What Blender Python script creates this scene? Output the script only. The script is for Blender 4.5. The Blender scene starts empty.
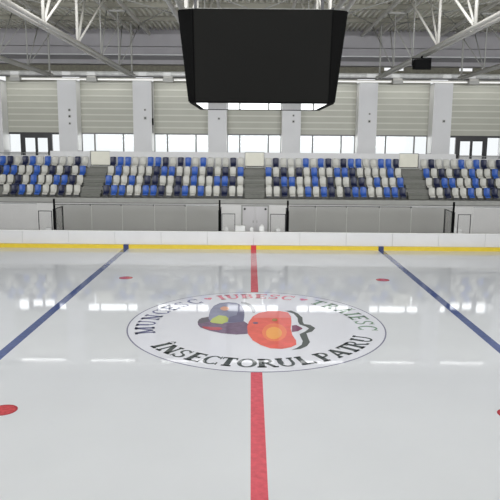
import bpy, bmesh, math, random
from mathutils import Vector, Matrix
random.seed(7)
sc = bpy.context.scene
COL = sc.collection

# ------------------------------------------------------------------ materials
def mat(name, color, rough=0.5, metal=0.0, spec=0.5, noise=0.0, nscale=4.0, bump=0.0, emit=0.0, ior=1.45):
    m = bpy.data.materials.new(name); m.use_nodes = True
    nt = m.node_tree; b = nt.nodes['Principled BSDF']
    c = (*color, 1.0)
    b.inputs['Base Color'].default_value = c
    b.inputs['Roughness'].default_value = rough
    b.inputs['Metallic'].default_value = metal
    b.inputs['IOR'].default_value = ior
    b.inputs['Specular IOR Level'].default_value = spec
    if emit:
        b.inputs['Emission Color'].default_value = c
        b.inputs['Emission Strength'].default_value = emit
    if noise or bump:
        tc = nt.nodes.new('ShaderNodeTexCoord')
        n = nt.nodes.new('ShaderNodeTexNoise'); n.inputs['Scale'].default_value = nscale
        n.inputs['Detail'].default_value = 4
        nt.links.new(tc.outputs['Object'], n.inputs['Vector'])
        if noise:
            r = nt.nodes.new('ShaderNodeValToRGB')
            r.color_ramp.elements[0].position = .3; r.color_ramp.elements[1].position = .7
            r.color_ramp.elements[0].color = (*[max(0, v*(1-noise)) for v in color], 1)
            r.color_ramp.elements[1].color = (*[min(1, v*(1+noise)) for v in color], 1)
            nt.links.new(n.outputs['Fac'], r.inputs['Fac'])
            nt.links.new(r.outputs['Color'], b.inputs['Base Color'])
        if bump:
            bp = nt.nodes.new('ShaderNodeBump'); bp.inputs['Strength'].default_value = bump
            bp.inputs['Distance'].default_value = .02
            nt.links.new(n.outputs['Fac'], bp.inputs['Height'])
            nt.links.new(bp.outputs['Normal'], b.inputs['Normal'])
    return m

def glass(name, tint, gloss=.08, white=0.0):
    m = bpy.data.materials.new(name); m.use_nodes = True
    nt = m.node_tree; nt.nodes.clear()
    out = nt.nodes.new('ShaderNodeOutputMaterial')
    tr = nt.nodes.new('ShaderNodeBsdfTransparent'); tr.inputs[0].default_value = (*tint, 1)
    gl = nt.nodes.new('ShaderNodeBsdfGlossy'); gl.inputs['Roughness'].default_value = .05
    fr = nt.nodes.new('ShaderNodeFresnel'); fr.inputs[0].default_value = 1.3
    mx = nt.nodes.new('ShaderNodeMixShader')
    mul = nt.nodes.new('ShaderNodeMath'); mul.operation = 'MULTIPLY'; mul.inputs[1].default_value = gloss*10
    nt.links.new(fr.outputs[0], mul.inputs[0]); nt.links.new(mul.outputs[0], mx.inputs[0])
    nt.links.new(tr.outputs[0], mx.inputs[1]); nt.links.new(gl.outputs[0], mx.inputs[2])
    last = mx
    if white:
        df = nt.nodes.new('ShaderNodeBsdfDiffuse'); df.inputs[0].default_value = (.75, .74, .74, 1)
        m2 = nt.nodes.new('ShaderNodeMixShader'); m2.inputs[0].default_value = white
        nt.links.new(mx.outputs[0], m2.inputs[1]); nt.links.new(df.outputs[0], m2.inputs[2]); last = m2
    nt.links.new(last.outputs[0], out.inputs[0])
    return m

ICE_ROUGH = .04
def ice_mat(name, color, noise=0.0, nscale=2.0):
    """paint or white ice under the same thin wet film"""
    m = mat(name, color, rough=ICE_ROUGH, spec=.5, ior=1.31, noise=noise, nscale=nscale)
    nt = m.node_tree; b = nt.nodes['Principled BSDF']
    g = nt.nodes.new('ShaderNodeNewGeometry')
    n = nt.nodes.new('ShaderNodeTexNoise'); n.inputs['Scale'].default_value = 1.3; n.inputs['Detail'].default_value = 2
    nt.links.new(g.outputs['Position'], n.inputs['Vector'])
    bp = nt.nodes.new('ShaderNodeBump'); bp.inputs['Strength'].default_value = .012; bp.inputs['Distance'].default_value = .05
    nt.links.new(n.outputs['Fac'], bp.inputs['Height']); nt.links.new(bp.outputs['Normal'], b.inputs['Normal'])
    return m

def srgb(r, g, b):
    f = lambda v: (v/255/12.92 if v/255 <= .04045 else ((v/255+.055)/1.055)**2.4)
    return (f(r), f(g), f(b))

M = dict(
    ice=ice_mat('ice', (.725, .745, .785), noise=.02, nscale=.35),
    red=ice_mat('ice_red', srgb(220, 102, 114), noise=.12, nscale=7),
    blue=ice_mat('ice_blue', srgb(78, 94, 146), noise=.15, nscale=7),
    spotred=ice_mat('spot_red', srgb(204, 84, 90), noise=.2, nscale=12),
    spotring=ice_mat('spot_ring', srgb(172, 62, 74)),
    disc=ice_mat('logo_white', (.79, .80, .875)),
    ring=ice_mat('logo_ring', srgb(132, 132, 156)),
    t_blue=ice_mat('text_blue', srgb(108, 110, 146)),
    t_red=ice_mat('text_red', srgb(232, 140, 158)),
    t_green=ice_mat('text_green', srgb(130, 158, 138)),
    t_dark=ice_mat('text_dark', srgb(74, 82, 84)),
    h_slate=ice_mat('heart_slate', srgb(138, 140, 166), noise=.12, nscale=3),
    h_slate2=ice_mat('heart_slate_dark', srgb(112, 110, 142)),
    h_plum=ice_mat('heart_plum', srgb(122, 100, 128), noise=.15, nscale=5),
    h_grey=ice_mat('heart_grey', srgb(106, 100, 114)),
    h_streak=ice_mat('heart_streak', srgb(186, 84, 96)),
    h_lime=ice_mat('heart_lime', srgb(190, 200, 110)),
    h_peach=ice_mat('heart_peach', srgb(222, 160, 128)),
    h_silver=ice_mat('heart_silver', srgb(160, 162, 170)),
    h_red=ice_mat('heart_red', srgb(234, 106, 96), noise=.1, nscale=3),
    h_pink=ice_mat('heart_pink', srgb(238, 132, 130)),
    h_glow=ice_mat('heart_glow', srgb(243, 132, 96)),
    h_orange=ice_mat('heart_orange', srgb(248, 172, 96)),
    h_moss=ice_mat('heart_moss', srgb(170, 130, 80)),
    h_purple=ice_mat('heart_purple', srgb(130, 72, 104)),
    h_black=ice_mat('heart_black', srgb(88, 94, 96)),
    board=mat('board_white', (.64, .64, .65), .25, noise=.02, nscale=1.5),
    yellow=mat('kick_yellow', srgb(214, 188, 52), .35, noise=.05),
    kred=mat('kick_red', srgb(196, 44, 50), .4),
    kblue=mat('kick_blue', srgb(22, 40, 92), .4),
    concrete=mat('concrete', srgb(118, 118, 113), .8, noise=.06, nscale=3, bump=.1),
    stair=mat('stair_concrete', srgb(112, 113, 107), .85, noise=.08, nscale=5, bump=.1),
    lip=mat('lip_concrete', srgb(158, 158, 154), .8, noise=.05, nscale=2),
    dwall=mat('stand_wall', srgb(214, 213, 211), .7, noise=.03, nscale=.8),
    floor=mat('floor_grey', srgb(120, 120, 118), .6, noise=.05),
    wallw=mat('wall_white', srgb(214, 214, 214), .7, noise=.02),
    column=mat('column_white', srgb(208, 208, 209), .7, noise=.02, nscale=1),
    doorg=mat('door_grey', srgb(198, 196, 197), .6),
    clad=mat('cladding', srgb(164, 164, 153), .5, noise=.03, nscale=1),
    cladjoint=mat('cladding_joint', srgb(188, 188, 178), .5),
    dark=mat('dark_frame', srgb(38, 38, 40), .4),
    mull=mat('window_grey', srgb(104, 104, 104), .5),
    black=mat('black', srgb(12, 12, 13), .7, spec=.05),
    screen=mat('led_screen', srgb(22, 22, 21), .7, spec=.03),
    scoreside=mat('score_side', srgb(12, 12, 12), .7, spec=.03),
    under=mat('score_under', srgb(70, 70, 72), .04, spec=1.0, ior=2.2),
    steel=mat('white_steel', srgb(190, 188, 182), .45, noise=.03),
    steeld=mat('grey_steel', srgb(150, 150, 146), .5, noise=.04),
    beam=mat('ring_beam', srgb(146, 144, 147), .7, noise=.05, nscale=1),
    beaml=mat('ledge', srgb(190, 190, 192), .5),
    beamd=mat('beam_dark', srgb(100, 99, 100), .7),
    recess=mat('recess', srgb(112, 110, 98), .8, noise=.2, nscale=6),
    deck=mat('deck', srgb(236, 234, 222), .4, noise=.08, nscale=1.2),
    purlin=mat('purlin', srgb(134, 132, 120), .5),
    foil=mat('foil_pipe', srgb(232, 232, 230), .3, metal=.25, noise=.12, nscale=3, bump=.3),
    lamp=mat('lamp_diffuser', (1, .99, .96), .5, emit=.25),
    lampbox=mat('lamp_box', srgb(168, 168, 164), .5),
    cream=mat('cream_panel', srgb(226, 224, 210), .6, noise=.02),
    rail=mat('rail_grey', srgb(150, 152, 152), .4),
    radiator=mat('radiator', srgb(228, 228, 224), .5),
    s_white=mat('seat_white', srgb(194, 193, 186), .4, noise=.02),
    s_blue=mat('seat_blue', srgb(48, 90, 172), .4, noise=.04),
    s_navy=mat('seat_navy', srgb(28, 35, 66), .4, noise=.05),
    bracket=mat('seat_bracket', srgb(70, 72, 74), .5),
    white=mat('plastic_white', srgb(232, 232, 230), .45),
    pane=glass('window_pane', (.97, .98, .98), .04),
    tint=glass('tinted_pane', (.79, .79, .78), .06),
    clear=glass('clear_pane', (.96, .96, .96), .05, white=.03),
)

# ------------------------------------------------------------------ mesh helpers
class MB:
    def __init__(self): self.bm = bmesh.new()
    def box(self, x0, x1, y0, y1, z0, z1, mi=0):
        v = [self.bm.verts.new((x, y, z)) for x in (x0, x1) for y in (y0, y1) for z in (z0, z1)]
        for f in ((0,1,3,2), (4,6,7,5), (0,4,5,1), (2,3,7,6), (0,2,6,4), (1,5,7,3)):
            self.bm.faces.new([v[i] for i in f]).material_index = mi
        return self
    def tube(self, a, b, r, n=10, mi=0, r2=None):
        a, b = Vector(a), Vector(b); d = (b-a).normalized()
        u = d.orthogonal().normalized(); w = d.cross(u); r2 = r if r2 is None else r2
        A = [self.bm.verts.new(a + r*(math.cos(t)*u+math.sin(t)*w)) for t in [2*math.pi*i/n for i in range(n)]]
        B = [self.bm.verts.new(b + r2*(math.cos(t)*u+math.sin(t)*w)) for t in [2*math.pi*i/n for i in range(n)]]
        for i in range(n):
            f = self.bm.faces.new((A[i], A[(i+1) % n], B[(i+1) % n], B[i])); f.smooth = True; f.material_index = mi
        self.bm.faces.new(A[::-1]).material_index = mi; self.bm.faces.new(B).material_index = mi
        return self
    def bar(self, a, b, w, h, up=(0, 0, 1)):
        """rectangular bar from a to b"""
        a, b = Vector(a), Vector(b); d = (b-a).normalized()
        s = d.cross(Vector(up))
        if s.length < 1e-4: s = Vector((1, 0, 0))
        s.normalize(); t = s.cross(d)
        q = [(-1,-1), (1,-1), (1,1), (-1,1)]
        A = [self.bm.verts.new(a + s*w/2*i + t*h/2*j) for i, j in q]
        B = [self.bm.verts.new(b + s*w/2*i + t*h/2*j) for i, j in q]
        for i in range(4): self.bm.faces.new((A[i], A[(i+1) % 4], B[(i+1) % 4], B[i]))
        self.bm.faces.new(A[::-1]); self.bm.faces.new(B)
        return self
    def extrude_x(self, prof, x0, x1):
        """closed (y,z) profile swept along x"""
        A = [self.bm.verts.new((x0, y, z)) for y, z in prof]; B = [self.bm.verts.new((x1, y, z)) for y, z in prof]
        n = len(prof)
        for i in range(n): self.bm.faces.new((A[i], B[i], B[(i+1) % n], A[(i+1) % n]))
        self.bm.faces.new(A); self.bm.faces.new(B[::-1])
        return self
    def poly(self, pts, z, mi=0):
        v = [self.bm.verts.new((x, y, z)) for x, y in pts]
        f = self.bm.faces.new(v); f.material_index = mi
        f.normal_update()
        if f.normal.z < 0: f.normal_flip()
        return self
    def loft(self, rings):
        R = [[self.bm.verts.new(p) for p in r] for r in rings]
        n = len(R[0])
        for a, b in zip(R, R[1:]):
            for i in range(n): self.bm.faces.new((a[i], a[(i+1) % n], b[(i+1) % n], b[i]))
        return R
    def build(self, name, mats, parent=None, fix=True, bevel=0.0):
        if fix: bmesh.ops.recalc_face_normals(self.bm, faces=self.bm.faces)
        me = bpy.data.meshes.new(name); self.bm.to_mesh(me); self.bm.free()
        if not isinstance(mats, (list, tuple)): mats = [mats]
        for m in mats: me.materials.append(m)
        o = bpy.data.objects.new(name, me); COL.objects.link(o)
        if parent:
            o.parent = parent; o.matrix_parent_inverse = Matrix.Translation(-parent.location)
        if bevel:
            b = o.modifiers.new('b', 'BEVEL'); b.width = bevel; b.segments = 2
        return o

def tag(o, label=None, cat=None, group=None, kind=None):
    if label: o['label'] = label
    if cat: o['category'] = cat
    if group: o['group'] = group
    if kind: o['kind'] = kind
    return o
def empty(name, loc, label, cat, group=None):
    o = bpy.data.objects.new(name, None); COL.objects.link(o); o.location = loc
    o.empty_display_size = .2
    return tag(o, label, cat, group)
def copy_tree(o, parent=None):
    c = o.copy(); COL.objects.link(c)
    if parent: c.parent = parent
    for ch in list(o.children): copy_tree(ch, c)
    return c
def struct(o, label, cat): return tag(o, label, cat, kind='structure')
ORD = 'first second third fourth fifth sixth seventh eighth ninth tenth eleventh twelfth'.split()

# ------------------------------------------------------------------ ice and its markings
struct(MB().box(-30, 30, -15, 15, -.1, 0).build('floor', M['ice']), 'glossy white ice surface of the skating rink', 'ice')
struct(MB().box(-30, 30, 15, 26, -.12, -.02).build('floor_concourse', M['floor']), 'grey concrete floor behind the rink boards', 'floor')
struct(MB().box(-30, 30, -30, -15, -.12, -.02).build('floor_near_side', M['floor']), 'grey concrete floor on the near side of the rink', 'floor')

tag(MB().box(-.15, .15, -15, 14.775, -.01, .0015).build('center_line', M['red']), 'red centre line painted across the ice under the round emblem', 'line')
for s, w in ((-1, 'left'), (1, 'right')):
    tag(MB().box(s*7.14-.15, s*7.14+.15, -15, 14.775, -.01, .0015).build('blue_line', M['blue']),
        f'dark blue line across the ice on the {w} of the emblem', 'line', 'blue lines on the ice')
def circle(cx, cy, rx, ry, n=48): return [(cx+rx*math.cos(2*math.pi*i/n), cy+ry*math.sin(2*math.pi*i/n)) for i in range(n)]
for sx, sy, w in ((-1, 1, 'far side, nearest the left blue line'), (1, 1, 'far side, nearest the right blue line'),
                  (-1, -1, 'near side at the left picture edge'), (1, -1, 'near side at the right picture edge')):
    r = empty('faceoff_spot', (sx*5.64, sy*7, 0), f'red round face-off spot on the {w}', 'spot', 'face-off spots')
    MB().poly(circle(sx*5.64, sy*7, .3, .3), .0015).build('spot_rim', M['spotring'], r)
    MB().poly(circle(sx*5.64, sy*7, .255, .255), .0025).build('spot_disc', M['spotred'], r)

# round emblem at centre ice
LX, LY, RX, RY = .03, -.03, 4.2, 4.5
logo = empty('center_emblem', (LX, LY, 0), 'large round white emblem with two hearts and curved lettering at centre ice', 'emblem')
MB().poly(circle(LX, LY, RX, RY, 128), .003).build('emblem_disc', M['disc'], logo)
m = MB()
for i in range(128):
    a, b = 2*math.pi*i/128, 2*math.pi*(i+1)/128
    m.poly([(LX+k*RX*math.cos(t), LY+k*RY*math.sin(t)) for k, t in ((.989, a), (1, a), (1, b), (.989, b))], .0045)
m.build('emblem_ring', M['ring'], logo, fix=False)

# slab serif letters made of strokes in a unit box (0..w, 0..1)
T, N_, S = .25, .145, .135          # thick stem, thin stroke, serif thickness
def ln(p, q, t):
    (x0, y0), (x1, y1) = p, q; L = math.hypot(x1-x0, y1-y0); nx, ny = -(y1-y0)/L*t/2, (x1-x0)/L*t/2
    return [[(x0+nx, y0+ny), (x1+nx, y1+ny), (x1-nx, y1-ny), (x0-nx, y0-ny)]]
def arc(cx, cy, rx, ry, a0, a1, tx, ty, n=12):
    o = []
    for i in range(n):
        a, b = math.radians(a0+(a1-a0)*i/n), math.radians(a0+(a1-a0)*(i+1)/n)
        o.append([(cx+rx*math.cos(a), cy+ry*math.sin(a)), (cx+rx*math.cos(b), cy+ry*math.sin(b)),
                  (cx+(rx-tx)*math.cos(b), cy+(ry-ty)*math.sin(b)), (cx+(rx-tx)*math.cos(a), cy+(ry-ty)*math.sin(a))])
    return o
def sf(x, y, w=.36): return ln((x-w/2, y), (x+w/2, y), S)
def stem(x, t=T, w=.36): return ln((x, 0), (x, 1), t) + sf(x, S/2, w) + sf(x, 1-S/2, w)
G = {
 'I': (.40, stem(.2)),
 'E': (.72, stem(.18) + ln((.1, 1-S/2), (.68, 1-S/2), S) + ln((.1, S/2), (.7, S/2), S) + ln((.2, .52), (.5, .52), S)
      + ln((.65, 1), (.65, .76), .07) + ln((.67, 0), (.67, .25), .07) + ln((.5, .42), (.5, .62), .07)),
 'T': (.78, ln((.39, 0), (.39, 1), T) + sf(.39, S/2, .4) + ln((.03, 1-S/2), (.75, 1-S/2), S) + ln((.06, 1), (.06, .74), .07) + ln((.72, 1), (.72, .74), .07)),
 'L': (.70, stem(.18) + ln((.1, S/2), (.67, S/2), S) + ln((.64, 0), (.64, .27), .07)),
 'N': (.90, stem(.16, N_, .32) + stem(.74, N_, .32) + ln((.17, .97), (.73, .03), T)),
 'M': (1.08, stem(.14, N_, .3) + stem(.92, T, .36) + ln((.16, .97), (.52, .1), T) + ln((.52, .1), (.9, .97), N_)),
 'U': (.84, ln((.17, .35), (.17, 1), T) + ln((.69, .35), (.69, 1), N_) + sf(.17, 1-S/2) + sf(.69, 1-S/2, .3) + arc(.41, .36, .335, .36, 180, 360, .15, .11)),
 'C': (.80, arc(.43, .5, .40, .5, 45, 315, .18, .10, 20) + ln((.72, .68), (.72, 1), .07) + ln((.72, .02), (.72, .3), .07)),
 'O': (.90, arc(.45, .5, .43, .5, 0, 360, .19, .10, 26)),
 'S': (.66, arc(.33, .735, .28, .265, 20, 270, .15, .10, 12) + arc(.33, .265, .29, .265, -160, 90, .15, .10, 12) + ln((.58, .7), (.58, 1), .07) + ln((.06, 0), (.06, .3), .07)),
 'B': (.78, stem(.18) + arc(.38, .75, .30, .25, -90, 90, .16, .09, 8) + arc(.40, .27, .34, .27, -90, 90, .17, .09, 8)
      + ln((.2, 1-S/2), (.4, 1-S/2), S) + ln((.2, .51), (.4, .51), S) + ln((.2, S/2), (.4, S/2), S)),
 'P': (.74, stem(.18) + arc(.36, .72, .34, .28, -90, 90, .17, .09, 8) + ln((.2, 1-S/2), (.38, 1-S/2), S) + ln((.2, .48), (.38, .48), S)),
 'R': (.86, stem(.18) + arc(.36, .74, .32, .26, -90, 90, .17, .09, 8) + ln((.2, 1-S/2), (.38, 1-S/2), S) + ln((.2, .52), (.38, .52), S)
      + ln((.4, .5), (.72, .04), .17) + sf(.74, S/2, .22)),
 'A': (.88, ln((.42, .98), (.14, .03), N_) + ln((.42, .98), (.73, .03), T) + sf(.14, S/2, .26) + sf(.73, S/2, .3) + ln((.24, .33), (.6, .33), S)),
}
G['Î'] = (.40, G['I'][1] + ln((.04, 1.06), (.2, 1.24), .08) + ln((.2, 1.24), (.36, 1.06), .08))
G['Ă'] = (.88, G['A'][1] + arc(.42, 1.26, .2, .2, 200, 340, .08, .08, 6))
G['♥'] = (.7, [[(.35 + .30*math.sin(t)**3*1.05, .52 + .022*(13*math.cos(t)-5*math.cos(2*t)-2*math.cos(3*t)-math.cos(4*t))) for t in [2*math.pi*i/20 for i in range(20)]]])
def lettering(items, inward, r0, h, material, wscale=1.0):
    """letters at given polar angles round the emblem; inward = tops point to the centre"""
    m = MB()
    for ch, ang in items:
        w, polys = G[ch]
        for p in polys:
            q = []
            for u, v in p:
                du = (u-w/2)*h*wscale
                if inward: r = r0 - v*h; a = math.radians(ang) + du/r0
                else: r = r0 + v*h; a = math.radians(ang) - du/(r0+h/2)
                q.append((LX + r*math.cos(a)*RX/4.4, LY - .08 + r*math.sin(a)*RY/4.45))
            m.poly(q, .006)
    return m.build('lettering', material, logo, fix=False)
def spread(text, a0, a1):
    ws = [G[c][0]+.14 for c in text]; pos = []; x = 0
    for w in ws: pos.append(x+w/2); x += w
    f = [(p-pos[0])/(pos[-1]-pos[0]) for p in pos]
    return [(c, a0+(a1-a0)*t) for c, t in zip(text, f)]
lettering(spread('MUNCESC', 191.5, 129.5), False, 3.46, .66, M['t_blue'], 1.0)['label'] = 'slate blue lettering'
lettering(spread('IUBESC', 111, 70.5), False, 3.52, .68, M['t_red'], .95)['label'] = 'pink red lettering'
lettering(spread('TRĂIESC', 50, -4.5), False, 3.46, .66, M['t_green'], 1.0)['label'] = 'green lettering'
hb = lettering([('♥', 119), ('♥', 60.5)], False, 3.60, .55, M['t_red'], 1.0); hb.name = 'separator_hearts'
lettering(list(zip('ÎNSECTORULPATRU', (-143, -135.5, -127, -118.7, -110.8, -103, -94.6, -85.6, -77, -68, -57.6, -49, -40.5, -32.5, -23.5))),
          True, 4.02, .68, M['t_dark'], 1.06)['label'] = 'dark grey lettering'
L_brim = [(-1.92,0.14),(-1.9,0.43),(-1.81,0.63),(-1.58,0.78),(-1.12,0.36),(-0.39,0.28),(-0.23,-0.09),(-0.25,-1.16),(-0.6,-1.25),(-1.05,-1.13),(-1.47,-0.85),(-1.78,-0.5),(-1.88,-0.2)]
L_tip = [(-1.92,0.14),(-1.9,0.43),(-1.81,0.63),(-1.58,0.74),(-1.55,0.15),(-1.79,-0.04),(-1.89,-0.05)]
L_dome = [(-1.59,0.58),(-1.6,1.05),(-1.59,1.62),(-1.5,2.26),(-1.31,2.66),(-0.99,2.82),(-0.69,2.71),(-0.49,2.34),(-0.39,1.62),(-0.37,0.98),(-0.39,0.19),(-1.0,-0.02),(-1.48,0.15)]
L_domedark = [(-0.62,2.52),(-0.49,2.34),(-0.39,1.62),(-0.37,0.98),(-0.39,0.19),(-0.89,0.08),(-0.89,0.76),(-0.65,0.97),(-0.58,1.83)]
L_streak = [(-1.73,-0.41),(-1.5,-0.44),(-1.13,-0.49),(-1.05,-0.66),(-1.17,-0.82),(-1.42,-0.8),(-1.66,-0.63)]
L_green = [(-1.51,0.15),(-1.45,0.55),(-1.26,0.96),(-1.0,0.86),(-0.91,0.56),(-0.92,0.17),(-1.1,-0.12),(-1.42,0.0)]
L_orange = [(-0.93,1.87),(-0.94,1.76),(-0.97,1.66),(-1.02,1.6),(-1.08,1.58),(-1.14,1.6),(-1.19,1.66),(-1.23,1.75),(-1.25,1.86),(-1.24,1.97),(-1.21,2.06),(-1.16,2.13),(-1.1,2.16),(-1.04,2.13),(-0.98,2.07),(-0.94,1.98)]
L_crescent = [(-0.52,2.91),(-0.36,2.84),(-0.18,2.58),(-0.03,2.08),(0.02,1.52),(-0.03,1.29),(-0.1,1.45),(-0.16,2.03),(-0.3,2.44),(-0.5,2.67)]
R_red = [(-0.27,-0.39),(-0.22,0.17),(-0.08,0.86),(0.15,1.35),(0.49,1.58),(0.89,1.59),(1.16,1.42),(1.23,0.9),(1.21,0.21),(1.14,-0.53),(1.14,-1.22),(1.22,-1.79),(1.2,-2.21),(1.03,-2.45),(0.75,-2.61),(0.42,-2.57),(0.15,-2.28),(-0.09,-1.83),(-0.24,-1.18)]
R_pink = [(-0.05,0.88),(0.16,1.31),(0.49,1.51),(0.88,1.52),(1.15,1.38),(1.22,0.84),(1.22,0.72),(-0.05,0.68)]
R_glow = [(0.99,-0.98),(0.95,-1.27),(0.89,-1.53),(0.79,-1.73),(0.68,-1.86),(0.56,-1.9),(0.45,-1.86),(0.35,-1.74),(0.27,-1.54),(0.22,-1.29),(0.2,-1.0),(0.23,-0.7),(0.29,-0.41),(0.38,-0.19),(0.5,-0.03),(0.63,0.02),(0.76,-0.03),(0.87,-0.17),(0.94,-0.4),(0.99,-0.67)]
R_orange = [(0.83,-1.06),(0.81,-1.26),(0.76,-1.44),(0.7,-1.58),(0.63,-1.67),(0.55,-1.7),(0.48,-1.67),(0.41,-1.59),(0.36,-1.45),(0.33,-1.28),(0.33,-1.08),(0.34,-0.88),(0.38,-0.69),(0.44,-0.54),(0.52,-0.44),(0.6,-0.4),(0.68,-0.44),(0.75,-0.53),(0.8,-0.68),(0.83,-0.86)]
R_mark = [(0.1,0.04),(0.08,-0.02),(0.04,-0.07),(-0.02,-0.07),(-0.07,-0.03),(-0.09,0.04),(-0.07,0.11),(-0.02,0.15),(0.04,0.15),(0.08,0.11)]
R_green = [(0.75,0.43),(0.74,0.34),(0.7,0.28),(0.65,0.25),(0.6,0.27),(0.57,0.34),(0.56,0.42),(0.58,0.51),(0.61,0.58),(0.66,0.6),(0.71,0.58),(0.75,0.52)]
R_diamond = [(1.2,-0.2),(1.34,-0.13),(1.5,-0.43),(1.52,-0.56),(1.34,-0.84),(1.15,-0.92)]
R_black = [(1.06,1.64),(1.29,1.69),(1.49,1.33),(1.62,0.77),(1.59,0.26),(1.61,-0.01),(1.81,-0.11),(1.94,-0.47),(1.79,-0.87),(1.6,-1.04),(1.61,-1.54),(1.63,-1.94),(1.51,-2.32),(1.3,-2.59),(1.02,-2.7),(1.19,-2.51),(1.36,-2.2),(1.42,-1.86),(1.38,-1.3),(1.38,-1.13),(1.59,-0.84),(1.73,-0.52),(1.64,-0.3),(1.46,-0.07),(1.43,0.25),(1.45,0.71),(1.35,1.26),(1.17,1.51)]
m = MB(); Z0 = .006
for k, (p, i) in enumerate(((L_crescent, 0), (L_brim, 1), (L_tip, 2), (L_dome, 3), (L_domedark, 4), (L_streak, 5), (L_green, 6), (L_orange, 7))):
    m.poly(p, Z0 + .0012*k, i)
o = m.build('heart', [M[k] for k in ('h_silver', 'h_plum', 'h_grey', 'h_slate', 'h_slate2', 'h_streak', 'h_lime', 'h_peach')], logo, fix=False)
o['label'] = 'slate blue and plum heart shape'
m = MB()
for k, (p, i) in enumerate(((R_black, 0), (R_diamond, 1), (R_red, 2), (R_pink, 3), (R_glow, 4), (R_orange, 5), (R_mark, 6), (R_green, 7))):
    m.poly(p, Z0 + .0012*k, i)
o = m.build('heart', [M[k] for k in ('h_black', 'h_purple', 'h_red', 'h_pink', 'h_glow', 'h_orange', 'h_plum', 'h_moss')], logo, fix=False)
o['label'] = 'red and orange heart shape with dark outline'

# ------------------------------------------------------------------ dasher boards
bd = empty('rink_boards', (0, 15.1, 0), 'long white rink boards with yellow kick strip along the far side', 'boards')
edges = [-26 + 2.6*i for i in range(21)]
for a, b in zip(edges, edges[1:]):
    MB().box(a+.006, b-.006, 15.0, 15.14, 0, .94).build('board_panel', M['board'], bd)
MB().box(-26, 26, 14.97, 15.145, .94, .97).build('cap_rail', M['white'], bd)
ks = [(-26, -7.29, 'yellow'), (-7.29, -6.99, 'kblue'), (-6.99, -.15, 'yellow'), (-.15, .15, 'kred'), (.15, 6.99, 'yellow'), (6.99, 7.29, 'kblue'), (7.29, 26, 'yellow')]
for a, b, k in ks:
    o = MB().box(a, b, 14.78, 15.0, 0, .215).build('kick_strip', M[k], bd)
    o['label'] = {'yellow': 'yellow kick strip', 'kblue': 'dark blue kick strip piece', 'kred': 'red kick strip piece'}[k]

# glass above the boards
def glass_panel(a, b, top, material, label, group, clips):
    r = empty('rink_glass_panel', ((a+b)/2, 15.07, .97), label, 'glass panel', group)
    MB().box(a+.01, b-.01, 15.06, 15.08, .97, top).build('pane', material, r)
    MB().box(a+.012, b-.012, 15.045, 15.095, top, top+.035).build('top_rail', M['dark'] if clips else M['rail'], r)
    if clips: MB().box(b-.08, b-.01, 15.02, 15.045, top-.05, top+.05).build('clip', M['dark'], r)
for edges, side in (((-11.1, -9.08, -7.36, -5.55, -3.79, -1.95), 'left'), ((1.95, 3.48, 5.2, 7.04, 8.81, 11.1), 'right')):
    for i, (a, b) in enumerate(zip(edges, edges[1:])):
        k = i if side == 'right' else 4-i
        glass_panel(a, b, 2.41, M['tint'], f'smoky glass panel above the boards, {ORD[k]} to the {side} of the penalty area', f'smoky glass panels {side} of the penalty area', i < 4)
for edges, side in (((-17.6, -15.6, -13.55, -12.12), 'left'), ((12.25, 13.9, 15.6, 17.6), 'right')):
    for i, (a, b) in enumerate(zip(edges, edges[1:])):
        k = 2-i if side == 'left' else i
        glass_panel(a, b, 2.43, M['clear'], f'clear glass panel above the boards, {ORD[k]} beyond the {side} end gate', f'clear glass panels beyond the {side} end gate', False)

# end screens of the benches (square to the boards) with their black posts
def end_screen(x, label):
    r = empty('bench_end_screen', (x, 15.1, 0), label, 'screen', 'bench end screens')
    ep = MB().box(x-.075, x+.075, 15.15, 15.27, -.02, 2.14).build('post', M['black'], r)
    MB().box(x-.05, x+.05, 15.17, 15.24, 2.14, 2.72).build('post_extension', M['black'], ep)
    MB().box(x-.03, x+.03, 16.72, 16.8, -.02, 2.16).build('rear_post', M['dark'], r)
    MB().box(x-.025, x+.025, 15.27, 16.72, 2.12, 2.16).build('top_rail', M['dark'], r)
    MB().box(x-.008, x+.008, 15.27, 16.72, .1, 2.12).build('pane', M['clear'], r)
end_screen(-11.2, 'black post and glass side screen at the left end of the left bench')
end_screen(-1.92, 'black post and side screen just left of the grey double door')
end_screen(1.9, 'black post and side screen just right of the grey double door')
end_screen(11.2, 'black post and glass side screen at the right end of the right bench')
def gate(a, b, top, label):
    r = empty('glass_gate', ((a+b)/2, 15.07, .97), label, 'gate', 'glass gates in the boards')
    m = MB(); t = .035
    m.box(a, a+t, 15.05, 15.09, .97, top); m.box(b-t, b, 15.05, 15.09, .97, top); m.box(a+t, b-t, 15.05, 15.09, top-t, top)
    gf = m.build('gate_frame', M['dark'], r)
    MB().box(a+t, b-t, 15.065, 15.075, .97, top-t).build('pane', M['clear'], gf)
gate(-12.07, -11.3, 2.06, 'thin framed glass gate beside the left end post')
gate(-1.8, -1.04, 1.98, 'thin framed glass gate left of the grey double door')
gate(.92, 1.78, 1.98, 'thin framed glass gate right of the grey double door')
gate(11.42, 12.15, 2.04, 'thin framed glass gate beside the right end post')

# double door in the wall under the stand
YW = 19.3
dd = empty('double_door', (.1, YW, 0), 'pale grey double door in the wall behind the penalty area', 'door')
for a, b in ((-.68, .08), (.12, .88)):
    l = MB().box(a, b, YW-.06, YW-.01, 0, 1.98).build('door_leaf', M['doorg'], dd)
    hx = b-.1 if a < 0 else a+.1
    MB().box(hx-.02, hx+.02, YW-.12, YW-.06, .95, 1.1).build('handle', M['steeld'], l)
m = MB(); m.box(-.76, -.68, YW-.09, YW, 0, 2.06); m.box(.88, .96, YW-.09, YW, 0, 2.06); m.box(-.68, .88, YW-.09, YW, 1.98, 2.06)
m.build('door_frame', M['steeld'], dd)
for x in (-.55, .75): MB().tube((x, YW-.14, 1.82), (x, YW-.06, 1.82), .07, 14).build('corner_fitting', M['dark'], dd)

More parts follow.
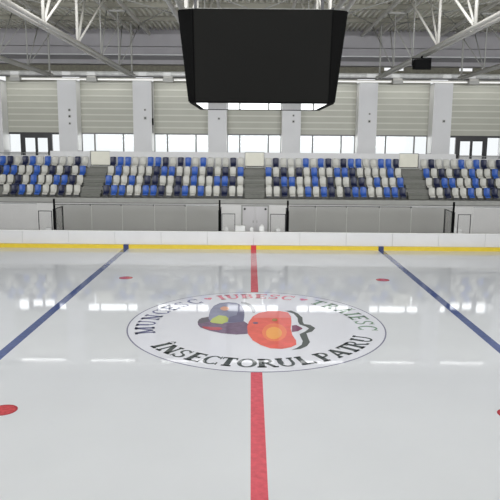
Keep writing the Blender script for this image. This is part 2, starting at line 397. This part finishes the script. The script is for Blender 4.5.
# white things on small tables behind the boards
def table(x0, x1, label):
    r = empty('bench_table', ((x0+x1)/2, 16.0, 0), label, 'table', 'tables behind the boards')
    MB().box(x0, x1, 15.75, 16.25, .72, .76).build('tabletop', M['white'], r)
    for x in (x0+.05, x1-.05):
        for y in (15.8, 16.2): MB().box(x-.02, x+.02, y-.02, y+.02, -.02, .72).build('leg', M['steeld'], r)
table(-1.75, 1.75, 'low white table behind the boards in the penalty area')
table(-12.1, -11.35, 'small white table behind the left end gate')
table(11.35, 12.2, 'small white table behind the right end gate')
def box_thing(x, w, z1, label):
    r = empty('white_box', (x, 16.0, .76), label, 'box')
    bb = MB().box(x-w/2, x+w/2, 15.85, 16.1, .76, z1-.05).build('box_body', M['white'], r, bevel=.012)
    MB().box(x-w/2-.012, x+w/2+.012, 15.84, 16.11, z1-.05, z1).build('lid', M['white'], bb, bevel=.008)
def canister(x, w, z1, label):
    r = empty('plastic_canister', (x, 16.0, .76), label, 'canister', 'white canisters behind the boards')
    m = MB(); h = z1-.76
    rings = []
    for f, z in ((.9, 0), (1, .04), (1, .72), (.8, .86), (.3, .92)):
        rings.append([(x+px*w/2*f, 15.97+py*.12*f, .76+z*h) for px, py in ((-1,-.7), (-.7,-1), (.7,-1), (1,-.7), (1,.7), (.7,1), (-.7,1), (-1,.7))])
    R = m.loft(rings); m.bm.faces.new(R[0][::-1]); m.bm.faces.new(R[-1])
    cb = m.build('canister_body', M['white'], r)
    MB().tube((x, 15.97, .76+.9*h), (x, 15.97, z1), w*.2, 10).build('cap', M['white'], cb)
box_thing(-.8, .62, 1.2, 'wide white box on the table left of the grey double door')
canister(-1.58, .24, 1.15, 'white canister on the penalty area table beside the left post')
canister(-.12, .2, 1.12, 'small white canister standing in front of the double door')
canister(.46, .3, 1.26, 'taller white canister in front of the right door leaf')
canister(1.42, .3, 1.1, 'white canister behind the glass gate right of the double door')
box_thing(-11.78, .34, .98, 'small flat white box behind the left end gate')
canister(11.52, .24, 1.24, 'left white canister of the pair behind the right end gate')
canister(11.85, .24, 1.16, 'right white canister of the pair behind the right end gate')

# ------------------------------------------------------------------ grandstand
TR = [2.45 + .575*k for k in range(4)]; RY0 = [20.1 + .75*k for k in range(4)]
prof = [(19.2, 2.12), (19.2, TR[0])]
for k in range(3): prof += [(RY0[k]+.22, TR[k]), (RY0[k]+.22, TR[k+1])]
prof += [(22.7, TR[3]), (22.7, 4.3), (25.3, 4.3), (25.3, 2.12)]
struct(MB().extrude_x(prof, -25, 25).build('grandstand_slab', M['concrete']), 'stepped grey concrete grandstand on the far side', 'grandstand')
struct(MB().box(-25, 25, 19.1, 19.2, 2.16, 2.44).build('trim_1', M['lip']), 'pale concrete front edge of the grandstand', 'trim')
struct(MB().box(-25, 25, YW, YW+.3, -.02, 2.12).build('wall_under_stand', M['dwall']), 'pale wall below the grandstand', 'wall')
AIS = (-10.29, .06, 10.40)
for x, w in zip(AIS, ('left', 'middle', 'right')):
    r = empty('aisle_stairs', (x, 21, TR[0]), f'grey concrete steps of the {w} aisle between seat blocks', 'stairs', 'aisle stairs')
    m = MB(); n = 9; H = (4.3-TR[0])/n; D = (22.58-19.75)/n
    pr = []
    for i in range(n): pr += [(19.75+D*i, TR[0]+.005+H*i), (19.75+D*i, TR[0]+.005+H*(i+1)*.985)]
    pr += [(22.59, 4.27), (22.59, TR[0]+.005)]
    MB().extrude_x(pr, x-.62, x+.62).build('steps', M['stair'], r)
    m = MB()
    for i in range(n): m.box(x-.62, x+.62, 19.745+D*i, 19.79+D*i, TR[0]+H*(i+1)*.985, TR[0]+.012+H*(i+1)*.985)
    m.build('nosing', M['steeld'], r)
    g = empty('cream_barrier', (x, 22.8, 4.3), f'cream solid barrier panel at the top of the {w} aisle stairs', 'panel', 'cream barriers')
    MB().box(x-.62, x+.62, 22.76, 22.82, 4.36, 5.24).build('panel', M['cream'], g)
    MB().box(x-.64, x+.64, 22.74, 22.84, 5.24, 5.28).build('top_rail', M['rail'], g)
    for px in (x-.57, x+.57): MB().box(px-.03, px+.03, 22.82, 22.87, 4.3, 5.24).build('post', M['rail'], g)
    MB().box(x-.62, x+.62, 22.60, 22.615, 4.08, 4.29).build('threshold_strip', M['white'], g)

# seats
def seat_mesh():
    prof = [(.12, .735, .165), (.118, .715, .188), (.112, .64, .198), (.10, .53, .196), (.085, .43, .192), (.06, .33, .188), (.01, .25, .184),
            (-.08, .205, .182), (-.17, .192, .178), (-.215, .186, .172), (-.232, .16, .165), (-.228, .11, .158)]
    us = (-1, -.7, 0, .7, 1); bm = bmesh.new(); rows = []
    for i, (y, z, w) in enumerate(prof):
        rr = []
        for u in us:
            e = max(0, abs(u)-.6)/.4
            dy = -.04*e if i < 7 else 0; dz = .025*e if 6 <= i <= 9 else 0
            if i == 0: dz = -.03*e
            rr.append(bm.verts.new((u*w, y+dy, z+dz)))
        rows.append(rr)
    for a, b in zip(rows, rows[1:]):
        for j in range(4): bm.faces.new((a[j], a[j+1], b[j+1], b[j])).smooth = True
    bmesh.ops.recalc_face_normals(bm, faces=bm.faces)
    bmesh.ops.solidify(bm, geom=bm.faces[:], thickness=.014)
    bmesh.ops.recalc_face_normals(bm, faces=bm.faces)
    me = bpy.data.meshes.new('seat_shell'); bm.to_mesh(me); bm.free()
    return me
protos = {}
for c, k in (('W', 's_white'), ('B', 's_blue'), ('N', 's_navy')):
    me = seat_mesh(); me.materials.append(M[k]); protos[c] = me
brk = MB(); brk.box(-.12, .12, -.16, -.08, .02, .195); brk.box(-.17, .17, -.22, .08, 0, .02)
brm = brk.build('bracket', M['bracket']); brmesh = brm.data; bpy.data.objects.remove(brm)
BLOCKS = [
 ('far left block', -11.21, -1, 'stairs', ['WNBWBBWWNWW', 'WWNWBWWBBNW', 'NBBWWBWNWNWB', 'BNWNBWBWWWNW']),
 ('block left of middle stairs', -9.36, 1, 'left', ['NBBWWBBNWNBWBWWNWW', 'WBWWBWNNWWNWBWWBBN'[1:] + 'W', 'WBWWWWNBBWWBWNWNWB', 'NBBWWBBNWNBWBWWWNW']),
 ('block right of middle stairs', .97, 1, 'left', ['WWNWWBWBNWNBBWWBBN', 'WNBBWWBWNWWNNWBWWB', 'BWNWNWBWWBBNWWWWBW', 'WNWWWBWBNWNBBWWBBN']),
 ('far right block', 11.32, 1, 'stairs', ['WWNWWBWBN', 'WNBBWWBWNW', 'BWNWNWBWWB', 'WNWWWBWBNWN']),
]
BLOCKS[0][4][0] = 'WNBWBWWNWW'
BLOCKS[1][4][1] = 'BWWBWNNWWNWBWWBBNW'
CN = {'W': 'white', 'B': 'blue', 'N': 'navy'}
def ordinal(n):
    return ORD[n-1] if n <= 12 else f'{n}th'
ROWN = ['bottom row', 'second row up', 'third row up', 'top row']
for bname, x0, d, ref, rows in BLOCKS:
    for k, row in enumerate(rows):
        seq = row[::-1] if d < 0 else row
        cnt = {}
        for i, c in enumerate(seq):
            cnt[c] = cnt.get(c, 0) + 1
            o = bpy.data.objects.new('stadium_seat', protos[c]); COL.objects.link(o)
            o.location = (x0 + d*.5*i, RY0[k], TR[k])
            frm = 'from stairs' if ref == 'stairs' else 'from left'
            tag(o, f'{ordinal(cnt[c])} {CN[c]} plastic seat {frm}, {ROWN[k]}, {bname}', 'seat', f'plastic seats in the {bname}')
            b = bpy.data.objects.new('bracket', brmesh); COL.objects.link(b); b.parent = o

# rails behind the top row
for i, (a, b, h) in enumerate(((-13.6, -10.95, 5.25), (-9.63, -.6, 5.25), (.72, 9.74, 5.25), (11.06, 13.5, 5.25), (-18, -13.6, 4.95), (13.5, 18, 4.95))):
    struct(MB().box(a, b, 22.62, 22.69, 4.175, h).build('trim_%d' % (8+i), M['wallw']), 'white parapet strip behind the top row of seats, ' + ('left', 'left centre', 'right centre', 'right', 'far left', 'far right')[i], 'parapet')
def rail(x0, x1, n, label):
    r = empty('guard_rail', ((x0+x1)/2, 22.85, 4.3), label, 'rail', 'grey guard rails behind the seats')
    MB().tube((x0, 22.85, 5.1), (x1, 22.85, 5.1), .022, 8).build('handrail', M['rail'], r)
    MB().tube((x0, 22.85, 4.7), (x1, 22.85, 4.7), .014, 8).build('mid_rail', M['rail'], r)
    for i in range(n+1):
        x = x0 + (x1-x0)*i/n
        MB().tube((x, 22.85, 4.3), (x, 22.85, 5.1), .018, 8).build('post', M['rail'], r)
rail(-17.2, -13.95, 2, 'grey guard rail behind the far left seats, in front of the dark doors')
rail(-13.75, -11.0, 2, 'grey guard rail behind the far left seats, beside the left aisle')
rail(-9.56, -5.3, 3, 'left grey guard rail behind the block left of the middle stairs')
rail(-5.1, -.7, 3, 'right grey guard rail behind the block left of the middle stairs')
rail(.78, 4.9, 3, 'left grey guard rail behind the block right of the middle stairs')
rail(5.1, 9.65, 3, 'right grey guard rail behind the block right of the middle stairs')
rail(11.14, 13.55, 2, 'grey guard rail behind the far right seats, beside the right aisle')
rail(13.75, 17.2, 2, 'grey guard rail behind the far right seats, in front of the dark doors')

# ------------------------------------------------------------------ far wall, columns, windows
YC, YF = 24.1, 25.2           # column face, wall plane
CX = [-17.9, -12.77, -7.64, -2.51, 2.57, 7.78, 12.88, 18.0]
bays = [(-24, CX[0]-.6)] + [(a+.62, b-.62) for a, b in zip(CX, CX[1:])] + [(CX[-1]+.6, 24)]
for i, x in enumerate(CX):
    struct(MB().box(x-.63, x+.63, YC, YF+.3, 4.3, 10.0).build('column', M['column']), f'white rectangular wall column, {ordinal(i+1)} from the left', 'column')
for i, x in enumerate(CX):  # thin side faces with window light painted in as a whiter colour
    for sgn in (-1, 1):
        struct(MB().box(x+sgn*.63, x+sgn*.638, YC+.01, YF, 5.28, 9.9).build('column_lit_paint', M['white']), f'side face, whitened as if window-lit, of the wall column, {ordinal(i+1)} from the left', 'column')
m = MB(); m.box(-26, 26, YF, YF+.3, 4.2, 5.14)
struct(m.build('wall_far_sill', M['wallw']), 'white wall strip below the windows', 'wall')
for i, (a, b) in enumerate(bays):
    # ribbed cladding: one mesh per bay, ribs are its pattern
    m = MB(); z = 6.5; k = 0
    while z < 10.4:
        z1 = min(z+.43, 10.4)
        m.box(a, b, YF, YF+.12, z, z1-.09, 0)
        m.box(a, b, YF-.03, YF+.12, z1-.09, z1, 1); z = z1
    struct(m.build('wall_cladding', [M['clad'], M['cladjoint']]), f'ribbed pale cladding of wall bay {ordinal(i+1)} from the left', 'cladding')
for i in range(1, len(bays)-1):
    a, b = bays[i]
    if i in (1, 7):
        # dark framed doors reaching the walkway
        cx = -15.3 if i == 1 else 15.42
        r = struct(empty('door_%d' % (1 if i == 1 else 2), (cx, YF, 4.3), 'x', 'door'), 'dark framed glazed double door with side lights at the ' + ('left end' if i == 1 else 'right end') + ' of the wall', 'door')
        m = MB(); m.box(a, b, YF, YF+.15, 6.36, 6.5)
        m.box(a, b, YF, YF+.15, 4.3, 4.36)
        m.build('door_frame', M['dark'], r)
        for px in (cx-1.05, cx+.95): MB().box(px-.12, px+.12, YF-.02, YF+.16, 4.36, 6.36).build('door_post', M['dark'], r)
        MB().box(cx-.93, cx+.83, YF-.02, YF+.16, 6.2, 6.36).build('transom', M['dark'], r)
        for pa, pb in ((cx-.93, cx-.05), (cx-.05, cx+.83)):
            m = MB(); m.box(pa, pa+.09, YF, YF+.06, 4.36, 6.2); m.box(pb-.09, pb, YF, YF+.06, 4.36, 6.2)
            m.box(pa+.09, pb-.09, YF, YF+.06, 6.11, 6.2); m.box(pa+.09, pb-.09, YF, YF+.06, 4.36, 4.5)
            lf = m.build('door_leaf', M['dark'], r)
            MB().box(pa+.09, pb-.09, YF+.02, YF+.04, 4.5, 6.11).build('pane', M['pane'], lf)
        MB().box(a, cx-1.17, YF+.05, YF+.07, 4.36, 6.36).build('pane', M['pane'], r)
        MB().box(cx+1.07, b, YF+.05, YF+.07, 4.36, 6.36).build('pane', M['pane'], r)
    else:
        cx = (a+b)/2
        r = struct(empty('window_%d' % (i-1), (cx, YF, 5.14), 'x', 'window'), f'wide three-part window, {ordinal(i-1)} window from the left', 'window')
        m = MB(); m.box(a, b, YF, YF+.12, 6.41, 6.5); m.box(a, b, YF, YF+.12, 5.14, 5.2)
        m.box(a, a+.06, YF, YF+.12, 5.2, 6.41); m.box(b-.06, b, YF, YF+.12, 5.2, 6.41)
        m.build('window_frame', M['mull'], r)
        for px in (cx-1.02, cx+1.0): MB().box(px-.045, px+.045, YF, YF+.12, 5.2, 6.41).build('mullion', M['mull'], r)
        MB().box(a+.06, b-.06, YF+.05, YF+.07, 5.2, 6.41).build('pane', M['pane'], r)
        MB().box(a, b, YF-.14, YF, 5.08, 5.13).build('window_sill', M['white'], r)
        rr = empty('radiator', (cx, YF-.1, 4.3), f'white radiator under the {ordinal(i-1)} window from the left', 'radiator', 'white radiators under the windows')
        m = MB(); n = 14; w = min(2.6, b-a-.5)
        for q in range(n): m.box(cx-w/2+w*q/n, cx-w/2+w*(q+.82)/n, YF-.12, YF-.03, 4.42, 5.0)
        m.box(cx-w/2, cx+w/2, YF-.1, YF-.05, 4.46, 4.52); m.box(cx-w/2, cx+w/2, YF-.1, YF-.05, 4.9, 4.96)
        m.build('radiator_panel', M['radiator'], rr)
        for s in (-1, 1): MB().box(cx+s*w*.42-.02, cx+s*w*.42+.02, YF-.1, YF-.05, 4.3, 4.46).build('foot', M['radiator'], rr)
# small dark fittings on the columns
def fitting(x, z, w, label):
    w *= .8
    r = empty('wall_fitting', (x, YC, z), label, 'fitting')
    MB().box(x-w/2, x+w/2, YC-.05, YC, z-w/2, z+w/2).build('housing', M['lampbox'], r, bevel=.01)
    MB().tube((x, YC-.065, z), (x, YC-.05, z), w*.32, 10).build('lens', M['dark'], r)
fitting(-12.62, 8.0, .22, 'upper dark fitting on the second column from the left')
fitting(-12.62, 7.58, .24, 'middle grey fitting on the second column from the left')
fitting(-12.62, 7.1, .2, 'lower grey fitting on the second column from the left')
fitting(-7.45, 8.05, .18, 'upper faint fitting on the third column from the left')
fitting(-7.45, 7.5, .25, 'lower dark fitting on the third column from the left')
fitting(-2.4, 7.5, .2, 'grey fitting on the column just below the scoreboard left half')
fitting(2.7, 7.75, .17, 'upper dark fitting on the column below the scoreboard right half')
fitting(2.7, 7.35, .22, 'lower grey fitting on the column below the scoreboard right half')
fitting(7.9, 7.9, .17, 'upper grey fitting on the column right of the scoreboard')
fitting(7.9, 7.4, .24, 'lower grey fitting on the column right of the scoreboard')
fitting(13.0, 7.45, .24, 'single dark fitting on the right column above the seats')
r = empty('hanging_cable', (-6.96, YC+.1, 9.8), 'thin black cable hanging down beside the third column from the left', 'cable')
MB().tube((-6.96, YC+.1, 9.9), (-6.96, YC+.1, 6.5), .022, 8).build('cable', M['dark'], r)
MB().box(-7.01, -6.91, YC+.02, YC+.18, 7.05, 7.5).build('cable_weight', M['black'], r)

# edge beam and services above the cladding
struct(MB().box(-26, 26, 24.4, 25.5, 12.28, 13.08).build('trim_2', M['beam']), 'upper grey edge beam above the far wall', 'beam')
struct(MB().box(-26, 26, 24.46, 25.5, 11.76, 12.25).build('trim_3', M['beam']), 'lower grey edge beam above the far wall', 'beam')
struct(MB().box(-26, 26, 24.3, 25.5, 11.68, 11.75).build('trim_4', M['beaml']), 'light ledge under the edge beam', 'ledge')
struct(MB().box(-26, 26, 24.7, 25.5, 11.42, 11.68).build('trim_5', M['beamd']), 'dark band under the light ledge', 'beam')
struct(MB().box(-26, 26, 24.45, 25.5, 11.12, 11.40).build('trim_6', M['beam']), 'narrow grey beam over the service gap', 'beam')
m = MB(); xs = [-26, 9.0, 9.5, 9.8, 10.4, 14.2, 15.2, 15.75, 16.45, 26]
for i in range(len(xs)-1):
    if i % 2 == 0: m.box(xs[i], xs[i+1], 25.2, 25.5, 10.4, 11.12)
    else: m.box(xs[i], xs[i+1], 25.2, 25.5, 10.4, 10.9)
struct(m.build('wall_far_upper', M['recess']), 'dark recessed wall band above the cladding', 'wall')
pp = empty('duct_pipe', (0, 24.0, 10.5), 'silver foil wrapped pipe running along the top of the far wall', 'pipe')
MB().tube((-25, 24.0, 10.42), (25, 24.0, 10.42), .17, 16).build('pipe', M['foil'], pp)
LB = [CX[i] + (CX[i+1]-CX[i])*.36 for i in range(7)]
k = 0
for i in range(7):
    for x in (LB[i]-.1, CX[i]+.1 + 0):
        MB().box(x-.28, x+.28, 23.80, 24.0, 10.28, 10.52).build('collar', M['white'], pp)
for i in range(7):
    a, b = LB[i]+.35, (LB[i+1]-.35 if i < 6 else 20)
    r = empty('light_strip', ((a+b)/2, 23.85, 10.1), f'long white light strip under the foil pipe, {ordinal(i+1)} from the left', 'light', 'white light strips along the far wall')
    MB().box(a, b, 23.82, 23.92, 10.06, 10.13).build('housing', M['steel'], r)
    MB().box(a+.02, b-.02, 23.80, 23.92, 9.97, 10.06).build('diffuser', M['lamp'], r)
    r = empty('junction_box', (LB[i], 23.85, 10.0), f'grey box between the light strips, {ordinal(i+1)} from the left', 'box', 'grey boxes along the far wall')
    MB().box(LB[i]-.34, LB[i]+.34, 23.5, 23.79, 9.86, 10.09).build('box_body', M['lampbox'], r, bevel=.02)
    MB().box(LB[i]-.3, LB[i]+.3, 23.55, 23.79, 10.09, 10.235).build('box_lid', M['steel'], r)
    MB().box(LB[i]-.05, LB[i]+.05, 23.7, 23.98, 10.15, 10.199).build('bracket', M['steeld'], r)
MB().box(-25, 25, 23.9, 24.14, 10.2, 10.25).build('support_rail', M['beamd'], pp)

# ------------------------------------------------------------------ roof
struct(MB().box(-26, 26, 25.3, 25.6, 13.08, 13.8).build('trim_7', M['beam']), 'closing strip between edge beam and roof deck', 'trim')
m = MB(); pitch = .33; x = -26; top = []; bm = m.bm
pts = []
while x < 26:
    pts += [(x, 13.68), (x+.13, 13.68), (x+.17, 13.50), (x+.29, 13.50)]; x += pitch
A = [bm.verts.new((px, -27, pz)) for px, pz in pts]; B = [bm.verts.new((px, 26, pz)) for px, pz in pts]
for i in range(len(pts)-1): bm.faces.new((A[i], B[i], B[i+1], A[i+1]))
struct(m.build('ceiling', M['deck']), 'corrugated metal roof deck', 'ceiling')
struct(MB().box(-26, 26, -27, 26, 13.7, 13.85).build('ceiling_insulation', M['recess']), 'roof layer above the metal deck', 'ceiling')
for i in range(12):
    y = 20.45 - 3.9*i
    p = MB(); p.box(-26, 26, y-.07, y+.07, 13.22, 13.25); p.box(-26, 26, y-.07, y+.07, 13.47, 13.5); p.box(-26, 26, y-.012, y+.012, 13.25, 13.47)
    tag(p.build('purlin', M['purlin']), f'grey steel purlin under the roof deck, {ordinal(i+1)} from the far wall', 'purlin', 'purlins under the roof deck', 'structure')
# trusses
ZB, ZT, TX = 9.98, 13.05, .55
TN = ['far left', 'left', 'centre left', 'centre right', 'right', 'far right']
bot = [16.6, 12.3, 7.95, 3.4, -1.2, -5.6]
for x, w in zip(CX[1:7], TN):
    r = empty('roof_truss', (x, 24.2, ZB), f'white tubular roof truss, {w} of the six in view', 'truss', 'white roof trusses')
    for d, mm in ((-.14, 'steel'), (.14, 'steel')):
        MB().tube((x+d, -26, ZB), (x+d, 20.6, ZB), .085, 12).build('bottom_chord', M[mm], r)
    for y in range(-24, 21, 4): MB().box(x-.14, x+.14, y-.05, y+.05, ZB-.03, ZB+.03).build('chord_link', M['steel'], r)
    for s in (-1, 1): MB().box(x+s*TX-.07, x+s*TX+.07, -26, 24.35, ZT-.07, ZT+.12).build('top_chord', M['steel'], r)
    MB().tube((x, 20.55, ZB-.09), (x, 20.55, ZT), .06, 10).build('end_post', M['steeld'], r)
    for i, y in enumerate(bot):
        far = y > 10
        mm = M['steeld'] if far else M['steel']; k = .55 if far else 1.0
        MB().tube((x, y, ZB+.02), (x, y, ZT+.05), .065*k, 10).build('post', mm, r)
        MB().bar((x-TX, y, ZT), (x+TX, y, ZT), .1, .1).build('cross_tie', mm, r)
        for s in (-1, 1): MB().tube((x, y, ZB+.04), (x+s*TX, y+4.0, ZT), (.045 if s > 0 else .055)*k, 10).build('diagonal', mm, r)
# sway braces between the trusses under the deck
for i, (a, b) in enumerate(zip(CX[1:6], CX[2:7])):
    r = empty('roof_brace', ((a+b)/2, 18, 13.0), f'thin crossed roof bracing rods in roof bay {ordinal(i+1)} from left', 'bracing', 'crossed roof bracing rods')
    MB().tube((a+TX, 20.4, 13.0), (b-TX, 12.7, 13.05), .03, 6).build('rod', M['steeld'], r)
    MB().tube((a+TX, 12.7, 13.0), (b-TX, 20.4, 13.12), .03, 6).build('rod', M['steeld'], r)

# loudspeaker under the right truss
sp = empty('loudspeaker', (7.78, 10.2, 9.7), 'black loudspeaker hanging from the right roof truss', 'loudspeaker')
m = MB()
R = m.loft([[(7.66+sx*w, y, z) for sx, z in ((-1, z0), (1, z0), (1, z1), (-1, z1))] for y, w, z0, z1 in ((9.85,   .39, 9.27, 9.74), (10.5, .31, 9.34, 9.74))])
m.bm.faces.new(R[0][::-1]); m.bm.faces.new(R[1])
lc = m.build('cabinet', M['scoreside'], sp, bevel=.015)
MB().box(7.31, 8.01, 9.825, 9.855, 9.31, 9.70).build('grille', M['black'], lc)
m = MB(); m.box(7.22, 7.26, 10.05, 10.13, 9.45, 9.82); m.box(8.06, 8.10, 10.05, 10.13, 9.45, 9.82); m.box(7.26, 8.06, 10.05, 10.13, 9.78, 9.82); m.box(7.62, 7.7, 10.05, 10.13, 9.82, 9.91)
m.build('bracket', M['black'], sp)

# ------------------------------------------------------------------ scoreboard
sb = empty('scoreboard', (0, 0, 9.7), 'big black hanging scoreboard cube with blank screens over centre ice', 'scoreboard')
ZS0, ZS1 = 7.03, 9.46
SX = .10
def octo(hx, hy, cx, cy, z):
    return [(SX+x, y, z) for x, y in ((-hx+cx, -hy), (hx-cx, -hy), (hx, -hy+cy), (hx, hy-cy), (hx-cx, hy), (-hx+cx, hy), (-hx, hy-cy), (-hx, -hy+cy))]
rb, rt = octo(2.04, 2.04, .165, .09, ZS0), octo(2.30, 2.33, .41, .16, ZS1)
m = MB(); m.loft([rb, rt]); bmesh.ops.contextual_create(m.bm, geom=m.bm.verts[8:] if False else [])
m.bm.verts.ensure_lookup_table(); m.bm.faces.new(m.bm.verts[8:16])
m.build('cabinet', M['scoreside'], sb)
# front face leans a little: screens sit just proud of the cabinet faces
def face_panel(i, inset, proud, name, material):
    a, b, c, d = [Vector(v) for v in (rb[i], rb[(i+1) % 8], rt[(i+1) % 8], rt[i])]
    n = (b-a).cross(d-a).normalized()
    cen = (a+b+c+d)/4
    def sh(p):
        q = cen + (p-cen)*(1-inset); return q
    mm = MB(); q = [sh(p) for p in (a, b, c, d)]
    R = mm.loft([[p+n*.001 for p in q], [p+n*proud for p in q]]); mm.bm.faces.new(R[1]); mm.bm.faces.new(R[0][::-1])
    return mm.build(name, material, sb)
for i in (0, 2, 4, 6): face_panel(i, .012, .03, 'screen', M['screen'])
for i in (1, 3, 5, 7): face_panel(i, .04, .02, 'corner_panel', M['scoreside'])
m = MB(); m.bm.faces.new([m.bm.verts.new((SX+(x-SX)*.93, y*.93, ZS0-.02)) for x, y, z in rb]); 
m.build('underside', M['under'], sb)
m = MB()
inner, outer = [(SX+(x-SX)*.93, y*.93) for x, y, z in rb], [(x, y) for x, y, z in rb]
for i in range(8):
    a, b = outer[i], outer[(i+1) % 8]; c, d = inner[(i+1) % 8], inner[i]
    v = [m.bm.verts.new((p[0], p[1], z)) for z in (ZS0-.03, ZS0) for p in (a, b, c, d)]
    for f in ((0,1,2,3), (4,7,6,5), (0,4,5,1), (1,5,6,2), (2,6,7,3), (3,7,4,0)): m.bm.faces.new([v[j] for j in f])
m.build('bottom_rim', M['scoreside'], sb)
for y in (-1.4, 1.4):
    MB().box(-2.5, 2.5, y-.09, y+.09, 9.98, 10.2).build('support_beam', M['steeld'], sb)
    for x in (-1.8, 1.8): MB().box(x-.04, x+.04, y-.04, y+.04, 9.44, 9.98).build('hanger', M['dark'], sb)
for x in (-1, 1):
    for y in (-1.4, 1.4): MB().box(x*2.44-.05, x*2.44+.05, y-.1, y+.1, 9.94, 10.24).build('clamp', M['dark'], sb)

# ------------------------------------------------------------------ side walls (out of view) and light
struct(MB().box(-26.3, -26, -27, 26, -.1, 13.6).build('wall_left', M['wallw']), 'white left end wall of the hall', 'wall')
struct(MB().box(26, 26.3, -27, 26, -.1, 13.6).build('wall_right', M['wallw']), 'white right end wall of the hall', 'wall')

w = bpy.data.worlds.new('sky'); sc.world = w; w.use_nodes = True
bg = w.node_tree.nodes['Background']; bg.inputs[0].default_value = (.96, .98, 1, 1); bg.inputs[1].default_value = 1.05
def area(name, loc, rot, sx, sy, e, col=(1, 1, 1), spread=math.pi):
    l = bpy.data.lights.new(name, 'AREA'); l.shape = 'RECTANGLE'; l.size = sx; l.size_y = sy; l.energy = e; l.color = col; l.spread = spread
    o = bpy.data.objects.new(name, l); COL.objects.link(o); o.location = loc; o.rotation_euler = rot
    return o
for y, e, tilt in ((-13, 130, 0), (-6, 190, 5), (1, 330, 34)):
    for x in (-15, -5.1, 5.1, 15):
        area('roof_lamp', (x, y, 12.6), (math.radians(tilt), 0, 0), 3, 1.2, e, (.98, .99, 1))
for x in (-9, 9): area('deck_fill_light', (x, -19, 8.5), (math.radians(128), 0, 0), 6, 2, 420, (1, .99, .97))  # unseen fill lights added to lift the roof deck
area('near_window_light', (0, -26.5, 8.5), (math.radians(97), 0, 0), 46, 7, 3000, (.97, .985, 1), math.radians(70))
for i in range(7):
    area('bay_fill_light', ((CX[i]+CX[i+1])/2, 24.5, 10.0), (0, 0, 0), 3.2, .3, 16)  # added fill without real fittings, brightens column sides and cladding
area('far_window_light', (0, 27.5, 6.0), (math.radians(-90), 0, 0), 36, 2, 500)

# ------------------------------------------------------------------ camera (solved from the rink lines)
F, yaw, pit, roll = 635.63, -.000191, .1674, .008118
cy, sy, cp, sp_ = math.cos(yaw), math.sin(yaw), math.cos(pit), math.sin(pit)
f = Vector((sy*cp, cy*cp, -sp_)); rgt = Vector((cy, -sy, 0)); up = rgt.cross(f)
c, s = math.cos(roll), math.sin(roll)
r2, u2 = c*rgt + s*up, -s*rgt + c*up
cam = bpy.data.cameras.new('camera'); cam.sensor_width = 36; cam.lens = F/500*36; cam.clip_end = 300; cam.clip_start = .1
co = bpy.data.objects.new('camera', cam); COL.objects.link(co)
mw = Matrix((( r2.x, u2.x, -f.x, -.192), (r2.y, u2.y, -f.y, -20.325), (r2.z, u2.z, -f.z, 5.904), (0, 0, 0, 1)))
co.matrix_world = mw
sc.camera = co
sc.view_settings.view_transform = 'Standard'; sc.view_settings.look = 'None'; sc.view_settings.exposure = 0
sc.cycles.use_denoising = True
sc.cycles.max_bounces = 8; sc.cycles.transparent_max_bounces = 12
